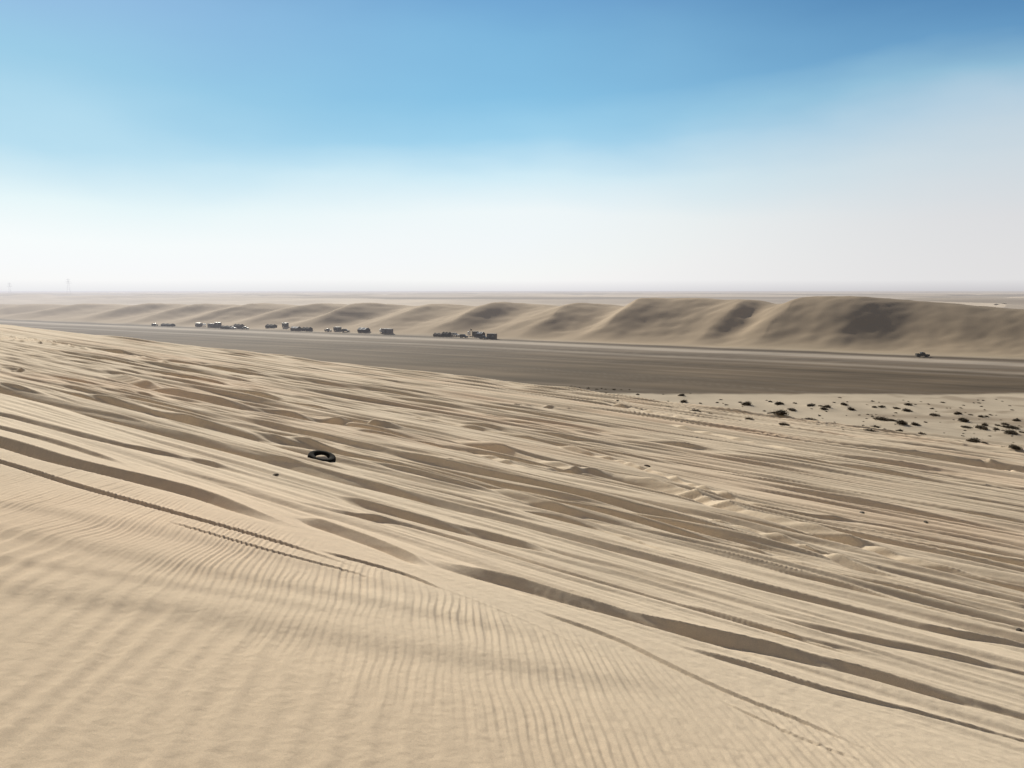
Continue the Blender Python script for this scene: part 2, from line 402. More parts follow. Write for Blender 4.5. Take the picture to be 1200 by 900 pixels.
def haze_mix(nt, shader_out, strength=1.0):
    """aerial haze by place in the world: a pale glow mixed into the surfaces grows with distance from the viewpoint dune"""
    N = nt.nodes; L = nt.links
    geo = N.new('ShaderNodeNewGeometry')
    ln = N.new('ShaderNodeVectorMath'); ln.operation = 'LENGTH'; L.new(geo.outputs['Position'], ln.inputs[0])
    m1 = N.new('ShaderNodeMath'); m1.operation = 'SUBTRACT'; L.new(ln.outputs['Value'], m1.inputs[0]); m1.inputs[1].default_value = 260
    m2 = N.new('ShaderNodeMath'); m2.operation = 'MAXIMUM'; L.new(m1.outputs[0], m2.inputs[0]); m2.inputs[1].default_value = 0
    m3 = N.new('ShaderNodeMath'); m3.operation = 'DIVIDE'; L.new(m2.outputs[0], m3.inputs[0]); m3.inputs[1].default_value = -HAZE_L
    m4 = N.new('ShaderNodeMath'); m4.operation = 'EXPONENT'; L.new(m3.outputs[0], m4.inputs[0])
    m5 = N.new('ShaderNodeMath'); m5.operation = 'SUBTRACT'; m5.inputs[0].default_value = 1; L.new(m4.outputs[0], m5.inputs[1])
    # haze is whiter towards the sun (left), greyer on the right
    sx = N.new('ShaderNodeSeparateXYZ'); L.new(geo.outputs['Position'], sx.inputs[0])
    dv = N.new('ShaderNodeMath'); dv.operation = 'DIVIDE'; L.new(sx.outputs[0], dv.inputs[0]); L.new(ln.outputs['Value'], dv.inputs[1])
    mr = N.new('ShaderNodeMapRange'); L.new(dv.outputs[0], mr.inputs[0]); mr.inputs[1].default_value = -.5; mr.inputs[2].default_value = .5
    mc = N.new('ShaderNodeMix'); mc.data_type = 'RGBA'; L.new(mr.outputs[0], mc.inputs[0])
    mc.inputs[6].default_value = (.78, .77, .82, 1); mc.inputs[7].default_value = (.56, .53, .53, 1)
    em = N.new('ShaderNodeEmission'); L.new(mc.outputs[2], em.inputs[0]); em.inputs[1].default_value = strength  # haze painted as a glow of the surface itself
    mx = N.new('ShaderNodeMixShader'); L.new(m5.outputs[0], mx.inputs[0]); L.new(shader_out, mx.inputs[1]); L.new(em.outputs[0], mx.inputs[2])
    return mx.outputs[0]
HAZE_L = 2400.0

def sand_material():
    m = bpy.data.materials.new('sand'); m.use_nodes = True; nt = m.node_tree; N = nt.nodes; L = nt.links
    bs = N['Principled BSDF']; out = N['Material Output']
    at = N.new('ShaderNodeAttribute'); at.attribute_name = 'Col'
    tc = N.new('ShaderNodeTexCoord')
    n1 = N.new('ShaderNodeTexNoise'); n1.inputs['Scale'].default_value = 130; n1.inputs['Detail'].default_value = 5; n1.inputs['Roughness'].default_value = .75
    L.new(tc.outputs['Object'], n1.inputs['Vector'])
    n2 = N.new('ShaderNodeTexNoise'); n2.inputs['Scale'].default_value = 6; n2.inputs['Detail'].default_value = 6; n2.inputs['Roughness'].default_value = .7
    L.new(tc.outputs['Object'], n2.inputs['Vector'])
    r1 = N.new('ShaderNodeMapRange'); L.new(n1.outputs['Fac'], r1.inputs[0]); r1.inputs[1].default_value = .25; r1.inputs[2].default_value = .75; r1.inputs[3].default_value = .78; r1.inputs[4].default_value = 1.22
    r2 = N.new('ShaderNodeMapRange'); L.new(n2.outputs['Fac'], r2.inputs[0]); r2.inputs[1].default_value = .25; r2.inputs[2].default_value = .75; r2.inputs[3].default_value = .93; r2.inputs[4].default_value = 1.07
    mu = N.new('ShaderNodeMath'); mu.operation = 'MULTIPLY'; L.new(r1.outputs[0], mu.inputs[0]); L.new(r2.outputs[0], mu.inputs[1])
    vm = N.new('ShaderNodeVectorMath'); vm.operation = 'SCALE'; L.new(at.outputs['Color'], vm.inputs[0]); L.new(mu.outputs[0], vm.inputs['Scale'])
    L.new(vm.outputs[0], bs.inputs['Base Color'])
    bs.inputs['Roughness'].default_value = .95; bs.inputs['Specular IOR Level'].default_value = .1
    bp = N.new('ShaderNodeBump'); bp.inputs['Strength'].default_value = .5; bp.inputs['Distance'].default_value = .008
    L.new(n1.outputs['Fac'], bp.inputs['Height'])
    n3 = N.new('ShaderNodeTexNoise'); n3.inputs['Scale'].default_value = 14; n3.inputs['Detail'].default_value = 4
    L.new(tc.outputs['Object'], n3.inputs['Vector'])
    bp2 = N.new('ShaderNodeBump'); bp2.inputs['Strength'].default_value = .5; bp2.inputs['Distance'].default_value = .012
    L.new(n3.outputs['Fac'], bp2.inputs['Height']); L.new(bp.outputs[0], bp2.inputs['Normal'])
    L.new(bp2.outputs[0], bs.inputs['Normal'])
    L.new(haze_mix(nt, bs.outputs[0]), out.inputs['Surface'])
    return m
SAND = sand_material()
def grid_mesh(name, fsel):
    f = faces[fsel]
    used, inv = np.unique(f.ravel(), return_inverse=True)
    me = bpy.data.meshes.new(name)
    me.vertices.add(len(used)); co = np.stack([X[used], Y[used], Z[used]], 1).astype(np.float32)
    me.vertices.foreach_set('co', co.ravel())
    me.loops.add(len(inv)); me.loops.foreach_set('vertex_index', inv.astype(np.int32))
    me.polygons.add(len(f)); me.polygons.foreach_set('loop_start', np.arange(0, len(inv), 4, dtype=np.int32))
    me.polygons.foreach_set('loop_total', np.full(len(f), 4, np.int32))
    me.update(calc_edges=True)
    at = me.color_attributes.new('Col', 'FLOAT_COLOR', 'POINT'); at.data.foreach_set('color', COL[used].ravel())
    me.shade_smooth()
    me.materials.append(SAND)
    o = bpy.data.objects.new(name, me); C.objects.link(o); o['kind'] = 'structure'
    return o
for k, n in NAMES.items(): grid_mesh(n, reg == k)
# centre cap under the viewpoint
me = bpy.data.meshes.new('viewpoint_ground')
me.from_pydata([(X[i], Y[i], Z[i]) for i in range(nT)], [], [list(range(nT))[::-1]])
me.materials.append(SAND)
at = me.color_attributes.new('Col', 'FLOAT_COLOR', 'POINT'); at.data.foreach_set('color', COL[:nT].ravel())
o = bpy.data.objects.new('viewpoint_ground', me); C.objects.link(o); o['kind'] = 'structure'

# ------------------------------------------------------------------ small-object helpers
def mat(name, color, rough=.7, metal=0, var=.15, scale=8, spec=.3, bump=0):
    m = bpy.data.materials.new(name); m.use_nodes = True; nt = m.node_tree; N = nt.nodes; L = nt.links
    bs = N['Principled BSDF']; tc = N.new('ShaderNodeTexCoord')
    n = N.new('ShaderNodeTexNoise'); n.inputs['Scale'].default_value = scale; n.inputs['Detail'].default_value = 4
    L.new(tc.outputs['Object'], n.inputs['Vector'])
    rp = N.new('ShaderNodeMapRange'); L.new(n.outputs['Fac'], rp.inputs[0]); rp.inputs[1].default_value = .3; rp.inputs[2].default_value = .7
    rp.inputs[3].default_value = 1 - var; rp.inputs[4].default_value = 1 + var
    vm = N.new('ShaderNodeVectorMath'); vm.operation = 'SCALE'; vm.inputs[0].default_value = color[:3]; L.new(rp.outputs[0], vm.inputs['Scale'])
    L.new(vm.outputs[0], bs.inputs['Base Color']); bs.inputs['Roughness'].default_value = rough; bs.inputs['Metallic'].default_value = metal
    bs.inputs['Specular IOR Level'].default_value = spec
    if bump:
        bp = N.new('ShaderNodeBump'); bp.inputs['Distance'].default_value = bump; L.new(n.outputs['Fac'], bp.inputs['Height']); L.new(bp.outputs[0], bs.inputs['Normal'])
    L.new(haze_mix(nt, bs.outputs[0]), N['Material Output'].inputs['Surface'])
    return m
M = dict(
    leaf=mat('shrub_leaf', (.072, .050, .028), .9, var=.4, scale=3),
    twig=mat('shrub_twig', (.085, .06, .04), .9, var=.3),
    rubber=mat('rubber', (.014, .012, .010), .95, var=.4, scale=20, bump=.003, spec=.08),
    steel=mat('grey_steel', (.25, .26, .28), .5, .3),
    stone=mat('stone', (.12, .10, .08), .9, var=.3, scale=10, bump=.01),
    darkpaint=mat('dark_paint', (.020, .020, .022), .35, var=.1, spec=.5),
    brownpaint=mat('brown_paint', (.06, .045, .035), .5, var=.1),
    greypaint=mat('grey_paint', (.17, .16, .16), .4, var=.1),
    whitepaint=mat('white_paint', (.78, .77, .74), .5, var=.06),
    glass=mat('dark_glass', (.012, .014, .018), .1, var=.1, spec=.6),
    canvas=mat('goat_hair_cloth', (.030, .024, .020), .95, var=.3),
    brown_cloth=mat('brown_cloth', (.085, .065, .05), .95, var=.2),
    whitecloth=mat('white_cloth', (.80, .79, .76), .9, var=.05),
    panel=mat('cabin_panel', (.15, .13, .135), .7, var=.15),
    wood=mat('weathered_wood', (.12, .085, .06), .9, var=.3),
)
def mesh_obj(name, verts, fcs, m, parent=None, smooth=False):
    me = bpy.data.meshes.new(name); me.from_pydata(verts, [], fcs); me.update()
    if smooth: me.shade_smooth()
    me.materials.append(m); o = bpy.data.objects.new(name, me); C.objects.link(o)
    if parent: o.parent = parent
    return o
class MB:
    def __init__(s): s.v = []; s.f = []
    def add(s, v, f): n = len(s.v); s.v += v; s.f += [[i + n for i in q] for q in f]
    def prism(s, prof, y0, y1, inset=0):      # prof: (x,z) loop, extruded across y; ends pulled in a little
        n = len(prof); cx = sum(p[0] for p in prof) / n; cz = sum(p[1] for p in prof) / n
        k = inset
        rings = [(y0, 1 - k * .12), (y0 + (k * .12 if y1 > y0 else -k * .12), 1), (y1 - (k * .12 if y1 > y0 else -k * .12), 1), (y1, 1 - k * .12)] if k else [(y0, 1), (y1, 1)]
        v = []
        for yy, sc in rings: v += [(cx + (p[0] - cx) * sc, yy, cz + (p[1] - cz) * sc) for p in prof]
        f = [list(range(n)), list(range((len(rings) - 1) * n, len(rings) * n))[::-1]]
        for q in range(len(rings) - 1):
            for i in range(n): j = (i + 1) % n; f.append([q * n + i, (q + 1) * n + i, (q + 1) * n + j, q * n + j])
        s.add(v, f)
    def box(s, x0, x1, y0, y1, z0, z1, b=0):
        if not b: s.prism([(x0, z0), (x1, z0), (x1, z1), (x0, z1)], y0, y1)
        else: s.prism([(x0 + b, z0), (x1 - b, z0), (x1, z0 + b), (x1, z1 - b), (x1 - b, z1), (x0 + b, z1), (x0, z1 - b), (x0, z0 + b)], y0, y1)
    def tube(s, p, q, r0, r1=None, n=6):
        r1 = r0 if r1 is None else r1; p = Vector(p); q = Vector(q); d = (q - p).normalized()
        u = d.orthogonal().normalized(); w = d.cross(u); v = []
        for P, R in ((p, r0), (q, r1)):
            for i in range(n): a_ = 2 * math.pi * i / n; v.append(tuple(P + (u * math.cos(a_) + w * math.sin(a_)) * R))
        s.add(v, [[i, (i + 1) % n, n + (i + 1) % n, n + i] for i in range(n)] + [list(range(n))[::-1], list(range(n, 2 * n))])
    def build(s, name, m, parent=None, smooth=False): return mesh_obj(name, s.v, s.f, m, parent, smooth)
def empty(name, label, cat, loc, rz=0, group=None):
    o = bpy.data.objects.new(name, None); C.objects.link(o); o.location = loc; o.rotation_euler = (0, 0, rz)
    o.empty_display_size = .2; tag(o, label, cat, group); return o
def tag(o, label, cat, group=None):
    o['label'] = label; o['category'] = cat
    if group: o['group'] = group
def dup(root, loc, rz=0, scale=None):
    q = root.copy(); C.objects.link(q); q.location = loc; q.rotation_euler = (0, 0, rz)
    if scale: q.scale = scale
    for ch in list(root.children):
        k = ch.copy(); C.objects.link(k); k.parent = q
        for g in list(ch.children):
            e = g.copy(); C.objects.link(e); e.parent = k
    return q

# ------------------------------------------------------------------ shrubs
def shrub_proto(seed):
    rg = random.Random(seed); mb = MB(); st = MB()
    lobes = [(rg.uniform(-.28, .28), rg.uniform(-.25, .25), rg.uniform(.22, .36), rg.uniform(.5, 1.0)) for _ in range(6)]
    for i in range(1100):
        lx, ly, lr, lh = rg.choice(lobes)
        a_ = rg.uniform(0, 2 * math.pi); e = math.acos(rg.uniform(0, 1)); q = lr * rg.uniform(.45, 1.12)
        p = Vector((lx + q * math.sin(e) * math.cos(a_), ly + q * math.sin(e) * math.sin(a_), max(.0, q * math.cos(e) * lh * 1.35)))
        n = Vector((rg.gauss(0, 1), rg.gauss(0, 1), rg.gauss(0, 1))).normalized(); u = n.orthogonal().normalized(); w = n.cross(u)
        L_ = rg.uniform(.03, .075); B_ = L_ * rg.uniform(.3, .6)
        mb.add([tuple(p - u * L_), tuple(p - w * B_), tuple(p + u * L_), tuple(p + w * B_)], [[0, 1, 2, 3]])
    for i in range(26):
        a_ = rg.uniform(0, 2 * math.pi); q = rg.uniform(.25, .6); z = rg.uniform(.15, .5)
        st.tube((q * .15 * math.cos(a_), q * .15 * math.sin(a_), -.05), (q * math.cos(a_), q * math.sin(a_), z), .014, .004, 4)
    o = mb.build('desert_shrub', M['leaf']); st.build('branches', M['twig'], o)
    return o
protos = [shrub_proto(s) for s in (1, 2, 3, 4, 5)]
SPECIAL = {   # nearest list entry to this photo position gets its own label
    (911, 491): 'broad dark shrub, the largest in the middle of the sandy flat',
    (814, 483): 'wide low dark shrub beside the slope, with a few smaller ones left of it',
    (1017, 508): 'round dark shrub touching another just left of the long sand ridge',
    (1024, 503): 'slanting dark shrub touching the back of a rounder one',
    (1189, 531): 'dark ragged shrub nearest the viewer at the right edge of the flat',
    (1180, 527): 'dark shrub just behind the nearest one at the right edge',
    (1141, 519): 'loose spreading shrub standing alone below the long sand ridge',
    (1183, 508): 'large dark shrub in the thicket at the right edge of the flat',
    (961, 499): 'dark wedge shaped shrub right of the largest shrub',
    (878, 493): 'dark shrub next to the edge of the tracked slope, left of the largest shrub',
    (874, 475): 'dark oblong shrub far back in the left half of the flat',
    (598, 451): 'leftmost low shrub at the edge of the gravel plain',
    (919, 499): 'small compact shrub just in front of the largest shrub',
    (927, 481): 'dark compact shrub just behind and right of the largest shrub',
    (1096, 487): 'dark oval shrub behind the long sand ridge',
    (783, 479): 'small flat shrub right against the tracked slope, first of its row',
    (969, 478): 'dark shrub in a touching pair near the middle of the flat',
}
def near_idx(p): return min(range(len(shr)), key=lambda i: (shr[i][0] - p[0]) ** 2 + (shr[i][1] - p[1]) ** 2)
spec = {}
for p, lab in SPECIAL.items():
    i = near_idx(p)
    if i not in spec: spec[i] = lab
rg = random.Random(11)
flat_fn = base_z
for i, (px, py, w) in enumerate(shr):
    x, y = pix_ground(px, py + w * .12, flat_fn)
    wid = max(w * 1.3, 3.0) * y / F
    k = rg.choice(protos); o = k if not k.get('used') else None
    sc = (wid * rg.uniform(.8, .95), wid * rg.uniform(1.1, 1.7), wid * rg.uniform(.55, .8))
    loc = (x, y, gz(x, y) - .04)
    if o is None: o = dup(k, loc)
    k['used'] = 1
    o.location = loc; o.scale = sc; o.rotation_euler = (0, 0, rg.uniform(-.4, .4) + (math.pi if rg.random() < .5 else 0))
    tag(o, spec.get(i, 'small dark scrub bush scattered on the pale sandy flat'), 'shrub', 'desert shrubs scattered over the sandy flat')
for k in list(bpy.data.objects):
    if 'used' in k: del k['used']

# scrub on the upland behind the right-hand dune
def at_dist(px, dist):
    u = (px - CX) / F; return u * dist, dist
for j, (px, dist, w) in enumerate([(1094, 560, 4), (1104, 560, 5), (1112, 565, 5), (1119, 560, 5), (1165, 540, 6), (1174, 545, 5)]):
    x, y = at_dist(px, dist); wd = w * dist / F
    o = dup(protos[j % 5], (x, y, gz(x, y) - .05)); o.scale = (wd, wd, wd * .5)
    tag(o, 'dark scrub on the pale upland behind the biggest dune, in the left clump of two' if j < 4 else 'dark scrub on the pale upland at the right edge, behind the biggest dune', 'shrub', 'far scrub in the left clump' if j < 4 else 'far scrub in the right clump')

# ------------------------------------------------------------------ the half buried tyre
def build_tyre():
    x, y = TYRE
    z = gz(x, y) - .105
    root = empty('old_tyre', 'worn black car tyre lying half buried on the tracked sand slope', 'tyre', (x, y, z), 0)
    R0, n = .235, 96
    prof = [(-.085, -.060), (-.098, -.02), (-.092, .03), (-.070, .068), (-.045, .083), (-.015, .088), (.028, .088), (.050, .082), (.060, .066)]
    tread = [(.060, .066), (.066, .04), (.068, .0), (.066, -.04), (.060, -.066)]
    side2 = [(.060, -.066), (.028, -.088), (-.045, -.083), (-.085, -.060)]
    def rev(pr, name, lug=False):
        v, f = [], []
        for i in range(n):
            a_ = 2 * math.pi * i / n
            for j, (dr, dz) in enumerate(pr):
                q = R0 + dr
                if lug and 0 < j < len(pr) - 1 and i % 3 == (j % 2): q -= .010
                v.append((q * math.cos(a_), q * math.sin(a_), dz))
        m_ = len(pr)
        for i in range(n):
            for j in range(m_ - 1): f.append([i * m_ + j, ((i + 1) % n) * m_ + j, ((i + 1) % n) * m_ + j + 1, i * m_ + j + 1])
        return mesh_obj(name, v, f, M['rubber'], root, not lug)
    rev(prof, 'sidewall'); rev(tread, 'tread', True); rev(side2, 'sidewall')
    # normal of the slope, then leaned a little towards the viewer so the near rim sinks in
    root.rotation_euler = (math.radians(-5.5 + 18), math.radians(7 + 2), math.radians(25))
    root.location.z = z + .03
build_tyre()

# ------------------------------------------------------------------ stones and scraps on the slope
def stone(px, py, size, label, seed):
    x, y = pix_ground(px, py); rg_ = random.Random(seed)
    import bmesh
    bm = bmesh.new(); bmesh.ops.create_icosphere(bm, subdivisions=3, radius=size)
    for v in bm.verts:
        k = 1 + .35 * float(noise(np.array([v.co.x / size * 1.3 + seed]), np.array([v.co.y / size * 1.3 + v.co.z / size]), seed)[0])
        v.co = Vector((v.co.x * k * 1.3, v.co.y * k * .9, v.co.z * k * .6))
    me = bpy.data.meshes.new('stone'); bm.to_mesh(me); bm.free(); me.materials.append(M['stone'])
    o = bpy.data.objects.new('stone', me); C.objects.link(o); o.location = (x, y, gz(x, y) + size * .25); o.rotation_euler = (0, 0, rg_.uniform(0, 6))
    tag(o, label, 'stone', 'dark stones lying on the sand slope')
stone(1194, 741, .035, 'dark stone in the sand near the right edge, beside a rut', 1)
stone(758, 549, .075, 'dark stone on the far part of the tracked slope, below the shrubs', 2)
stone(1010, 603, .06, 'dark stone in the churned sand right of centre', 3)
stone(1085, 614, .05, 'smaller dark stone in the churned sand towards the right', 4)
stone(323, 555, .04, 'small dark stone left of the old tyre', 5)

# ------------------------------------------------------------------ camp under the dunes and the car on the plain
def wheel(parent, x, y, R=.38, w=.26):
    mb = MB(); mb.tube((x, y - w / 2, R), (x, y + w / 2, R), R, R, 20); t_ = mb.build('wheel', M['rubber'], parent)
    h = MB(); h.tube((x, y - w / 2 - .01, R), (x, y + w / 2 + .01, R), R * .55, R * .55, 12); h.build('rim', M['greypaint'], t_)
def car(label, loc, rz, paint, pickup=False, group=None):
    r_ = empty('pickup_truck' if pickup else 'off_road_car', label, 'pickup' if pickup else 'car', loc, rz, group)
    b_ = MB()
    b_.prism([(-2.35, .45), (-1.95, .42), (-1.88, .75), (-1.55, .86), (-1.15, .75), (-1.05, .42), (1.0, .42), (1.08, .75), (1.45, .86), (1.8, .75), (1.88, .42), (2.3, .45), (2.38, .75), (2.3, .98), (1.0, 1.12), (.95, 1.14), (-2.35, 1.14)], -.92, .92, .5)
    b_.build('body', M[paint], r_)
    cb = MB()
    if pickup:
        cb.prism([(-.75, 1.13), (.95, 1.13), (.45, 1.76), (.3, 1.82), (-.62, 1.82), (-.72, 1.74)], -.8, .8, .8); cb.build('cab', M[paint], r_)
        for sgn in (-1, 1):
            g = MB(); g.prism([(-.6, 1.2), (.72, 1.2), (.38, 1.66), (-.58, 1.66)], sgn * .79, sgn * .815); g.build('window', M['glass'], r_)
        bed = MB(); bed.box(-2.3, -.85, -.86, -.80, 1.14, 1.32); bed.box(-2.3, -.85, .80, .86, 1.14, 1.32); bed.box(-2.34, -2.27, -.86, .86, 1.14, 1.32); bed.build('load_bed', M[paint], r_)
    else:
        cb.prism([(-2.28, 1.13), (.95, 1.13), (.4, 1.74), (.2, 1.82), (-2.0, 1.84), (-2.18, 1.74)], -.8, .8, .8); cb.build('cabin_shell', M[paint], r_)
        for sgn in (-1, 1):
            g = MB(); g.prism([(-2.05, 1.22), (.68, 1.22), (.34, 1.66), (-1.95, 1.68)], sgn * .79, sgn * .815); g.build('window', M['glass'], r_)
        rk = MB(); rk.box(-1.8, .1, -.6, -.56, 1.88, 1.92); rk.box(-1.8, .1, .56, .6, 1.88, 1.92); 
        for xx in (-1.8, -.9, .05): rk.box(xx, xx + .04, -.6, .6, 1.86, 1.89)
        rk.build('roof_rack', M['darkpaint'], r_)
    ws = MB(); ws.add([(.93, -.7, 1.17), (.93, .7, 1.17), (.47, .66, 1.7), (.47, -.66, 1.7)], [[0, 1, 2, 3]]); ws.build('windscreen', M['glass'], r_)
    for yy in (-.72, .72):
        hl = MB(); hl.box(2.33, 2.40, yy - .14, yy + .14, .76, .92); hl.build('headlight', M['whitepaint'], r_)
    for xx in (-1.47, 1.45):
        for yy in (-.84, .84): wheel(r_, xx, yy)
    return r_
def cabin(label, loc, rz, L_=6, D_=2.5, H_=2.7, wall='panel', roof='greypaint', group=None, cat='cabin', name='portable_cabin'):
    r_ = empty(name, label, cat, loc, rz, group)
    w = MB(); w.box(-L_ / 2, L_ / 2, -D_ / 2, D_ / 2, .15, H_); 
    k = int(L_ / .5)
    for i in range(k): xx = -L_ / 2 + (i + .5) * L_ / k; w.box(xx - .05, xx + .05, -D_ / 2 - .03, -D_ / 2 + .01, .2, H_ - .05)
    w.build('wall', M[wall], r_)
    f = MB(); f.box(-L_ / 2 - .12, L_ / 2 + .12, -D_ / 2 - .15, D_ / 2 + .15, H_ + .003, H_ + .16, .03); f.build('roof', M[roof], r_)
    d_ = MB(); d_.box(-L_ * .1, -L_ * .1 + .85, -D_ / 2 - .07, -D_ / 2 - .035, .2, 2.15); dd = d_.build('door', M['brownpaint'], r_)
    hn = MB(); hn.box(-L_ * .1 + .72, -L_ * .1 + .78, -D_ / 2 - .11, -D_ / 2 - .07, 1.05, 1.17); hn.build('handle', M['steel'], dd)
    for xx in ((-L_ * .38, L_ * .2) if L_ > 4 else (L_ * .18,)):
        wi = MB(); wi.box(xx, xx + .95, -D_ / 2 - .06, -D_ / 2 - .035, 1.2, 1.95); fr = wi.build('window', M['whitepaint'], r_)
        g = MB(); g.box(xx + .07, xx + .88, -D_ / 2 - .075, -D_ / 2 - .062, 1.27, 1.88); g.build('pane', M['glass'], fr)
    sk = MB()
    for xx in (-L_ * .42, 0, L_ * .42):
        for yy in (-D_ * .4, D_ * .4): sk.box(xx - .15, xx + .15, yy - .15, yy + .15, -.3, .148)
    sk.build('support', M['stone'], r_)
    return r_
def tent(label, loc, rz, L_=8, D_=4, H_=2.3, cloth='canvas', wallm='canvas', group=None, cat='tent'):
    r_ = empty('camp_tent', label, cat, loc, rz, group)
    n = 16; m_ = 10; v = []; f = []
    for i in range(n + 1):
        u = i / n; ridge = H_ * (.84 + .16 * abs(math.cos(u * math.pi * 2)))
        for j in range(m_ + 1):
            q = j / m_ * 2 - 1
            v.append(((u - .5) * L_, q * D_ / 2, ridge - (ridge - 1.3 * H_ / 2.3) * abs(q) ** 1.35))
    for i in range(n):
        for j in range(m_): f.append([i * (m_ + 1) + j, (i + 1) * (m_ + 1) + j, (i + 1) * (m_ + 1) + j + 1, i * (m_ + 1) + j + 1])
    cn = mesh_obj('canopy', v, f, M[cloth], r_, True)
    sd = MB(); z1 = 1.27 * H_ / 2.3
    for sgn in (-1, 1):
        for i in range(n):
            x0 = (i / n - .5) * L_; x1 = ((i + 1) / n - .5) * L_; o0 = .06 * (i % 2); o1 = .06 * ((i + 1) % 2)
            if sgn < 0 and abs(i - n // 2) < 2: continue
            sd.add([(x0, sgn * (D_ / 2 - .04 - o0), -.1), (x1, sgn * (D_ / 2 - .04 - o1), -.1), (x1, sgn * (D_ / 2 - .04), z1), (x0, sgn * (D_ / 2 - .04), z1)], [[0, 1, 2, 3]])
    for sx in (-1, 1):
        xx = sx * (L_ / 2 - .02); sd.add([(xx, -D_ / 2, -.1), (xx, D_ / 2, -.1), (xx, D_ / 2, z1), (xx, 0, H_ * .98), (xx, -D_ / 2, z1)], [[0, 1, 2, 3, 4]])
    sd.build('side_cloth', M[wallm], r_)
    for xx in (-L_ / 2 - .05, 0, L_ / 2 + .05):
        p_ = MB(); p_.tube((xx, 0, -.2), (xx, 0, H_ + .12), .045, .035, 6); p_.build('pole', M['wood'], r_)
    g = MB()
    for xx in (-L_ / 2, -L_ / 4, L_ / 4, L_ / 2):
        for sgn in (-1, 1): g.tube((xx, sgn * D_ / 2, z1), (xx * 1.08, sgn * (D_ / 2 + 1.5), -.05), .015, .015, 4)
    g.build('guy_rope', M['wood'], r_)
    return r_
def tank(label, loc, R=.9, H_=1.6, m='whitepaint', group=None):
    r_ = empty('water_tank', label, 'water tank', loc, 0, group)
    mb = MB(); mb.tube((0, 0, .6), (0, 0, .6 + H_), R, R, 24); mb.tube((0, 0, .6 + H_), (0, 0, .6 + H_ + .28), R, R * .3, 24); mb.build('barrel', M[m], r_)
    c_ = MB(); c_.tube((0, 0, .6 + H_ + .28), (0, 0, .6 + H_ + .38), R * .3, R * .3, 12); c_.build('lid', M['darkpaint'], r_)
    s_ = MB()
    for a_ in range(4): s_.tube((R * .7 * math.cos(a_ * 1.57 + .78), R * .7 * math.sin(a_ * 1.57 + .78), -.2), (R * .7 * math.cos(a_ * 1.57 + .78), R * .7 * math.sin(a_ * 1.57 + .78), .6), .06, .06, 6)
    s_.build('stand', M['wood'], r_)
    return r_
def place(px, py):
    """spot on the foot of the dunes that the photo shows at this column and base row"""
    x, y = pix_ground(px, py, lambda a_, b_: full_z(a_, b_))
    return (x, y, gz(x, y))
BR = math.atan2(DY, DX) - math.pi     # heading of the line of camps
G1, G2, G3 = 'cars parked at the camps under the dunes', 'tents of the camps under the dunes', 'cabins of the camps under the dunes'
# far-left camp
car('dark off-road car alone at the left end of the camps', place(181.5, 382), 1.2, 'darkpaint', False, G1)
tent('long low black tent in the leftmost camp, beside the lone car', place(197, 382.2), BR, 11.5, 4, 2.0, 'canvas', 'canvas', G2)
cabin('dark cabin at the left of the second camp, left of a white tank', place(233, 383), BR, 4.6, 2.6, 2.2, 'brownpaint', 'brownpaint', G3)
tank('round white water tank between two dark cabins in the second camp', place(239.5, 383.2), 1.2, 1.1)
cabin('long dark cabin right of the white tank in the second camp', place(249, 383.8), BR, 7.2, 2.8, 2.3, 'brownpaint', 'panel', G3)
cabin('short dark cabin taller than the long one beside it, in the second camp', place(255.5, 384), BR, 3.8, 3.0, 2.9, 'brownpaint', 'brownpaint', G3)
tent('very long low black tent right of the short tall cabin', place(266.5, 385.2), BR, 9.5, 4, 2.1, 'canvas', 'canvas', G2)
tent('high peaked dark tent at the right of the second camp', place(280, 385), BR, 6.5, 4.5, 2.8, 'canvas', 'brown_cloth', G2)
car('white pickup truck parked between two black tents of the second camp', place(273.2, 385.6), BR, 'whitepaint', True, G1)
car('dark pickup truck at the right end of the second camp', place(287.5, 385.8), BR + .3, 'darkpaint', True, G1)
# middle camps
tent('low black tent standing left of a dark square cabin', place(318, 385.8), BR, 7.2, 4, 2.3, 'canvas', 'canvas', G2)
cabin('dark square cabin between a black tent and a white topped tent', place(334.5, 386.3), BR, 3.2, 2.8, 2.4, 'darkpaint', 'darkpaint', G3)
tent('brown walled tent under a white cloth top, right of the square cabin', place(347, 387), BR, 6, 4, 2.4, 'whitecloth', 'brown_cloth', G2)
tent('small black tent right of the white topped brown tent', place(360, 387.2), BR, 6.2, 3.6, 2.1, 'canvas', 'canvas', G2)
car('grey pickup truck parked left of the small camp with a dark cabin', place(384.5, 388.6), BR, 'greypaint', True, G1)
cabin('small dark cabin behind the grey and brown parked cars', place(395.5, 387.8), BR, 4.4, 2.5, 2.3, 'darkpaint', 'brownpaint', G3)
car('brown off-road car parked right of the small dark cabin', place(405, 389), BR + .5, 'brownpaint', False, G1)
tent('bright white topped tent with dark sides standing apart near a grey cabin', place(426.5, 389.3), BR, 6.2, 4.5, 2.9, 'whitecloth', 'canvas', G2)
tank('white water tank left of the long grey cabin', place(446.5, 390.3), .9, 1.7)
cabin('long grey portable cabin standing apart, right of a white tank', place(454, 390.8), BR, 6.6, 2.8, 2.6, 'panel', 'greypaint', G3)
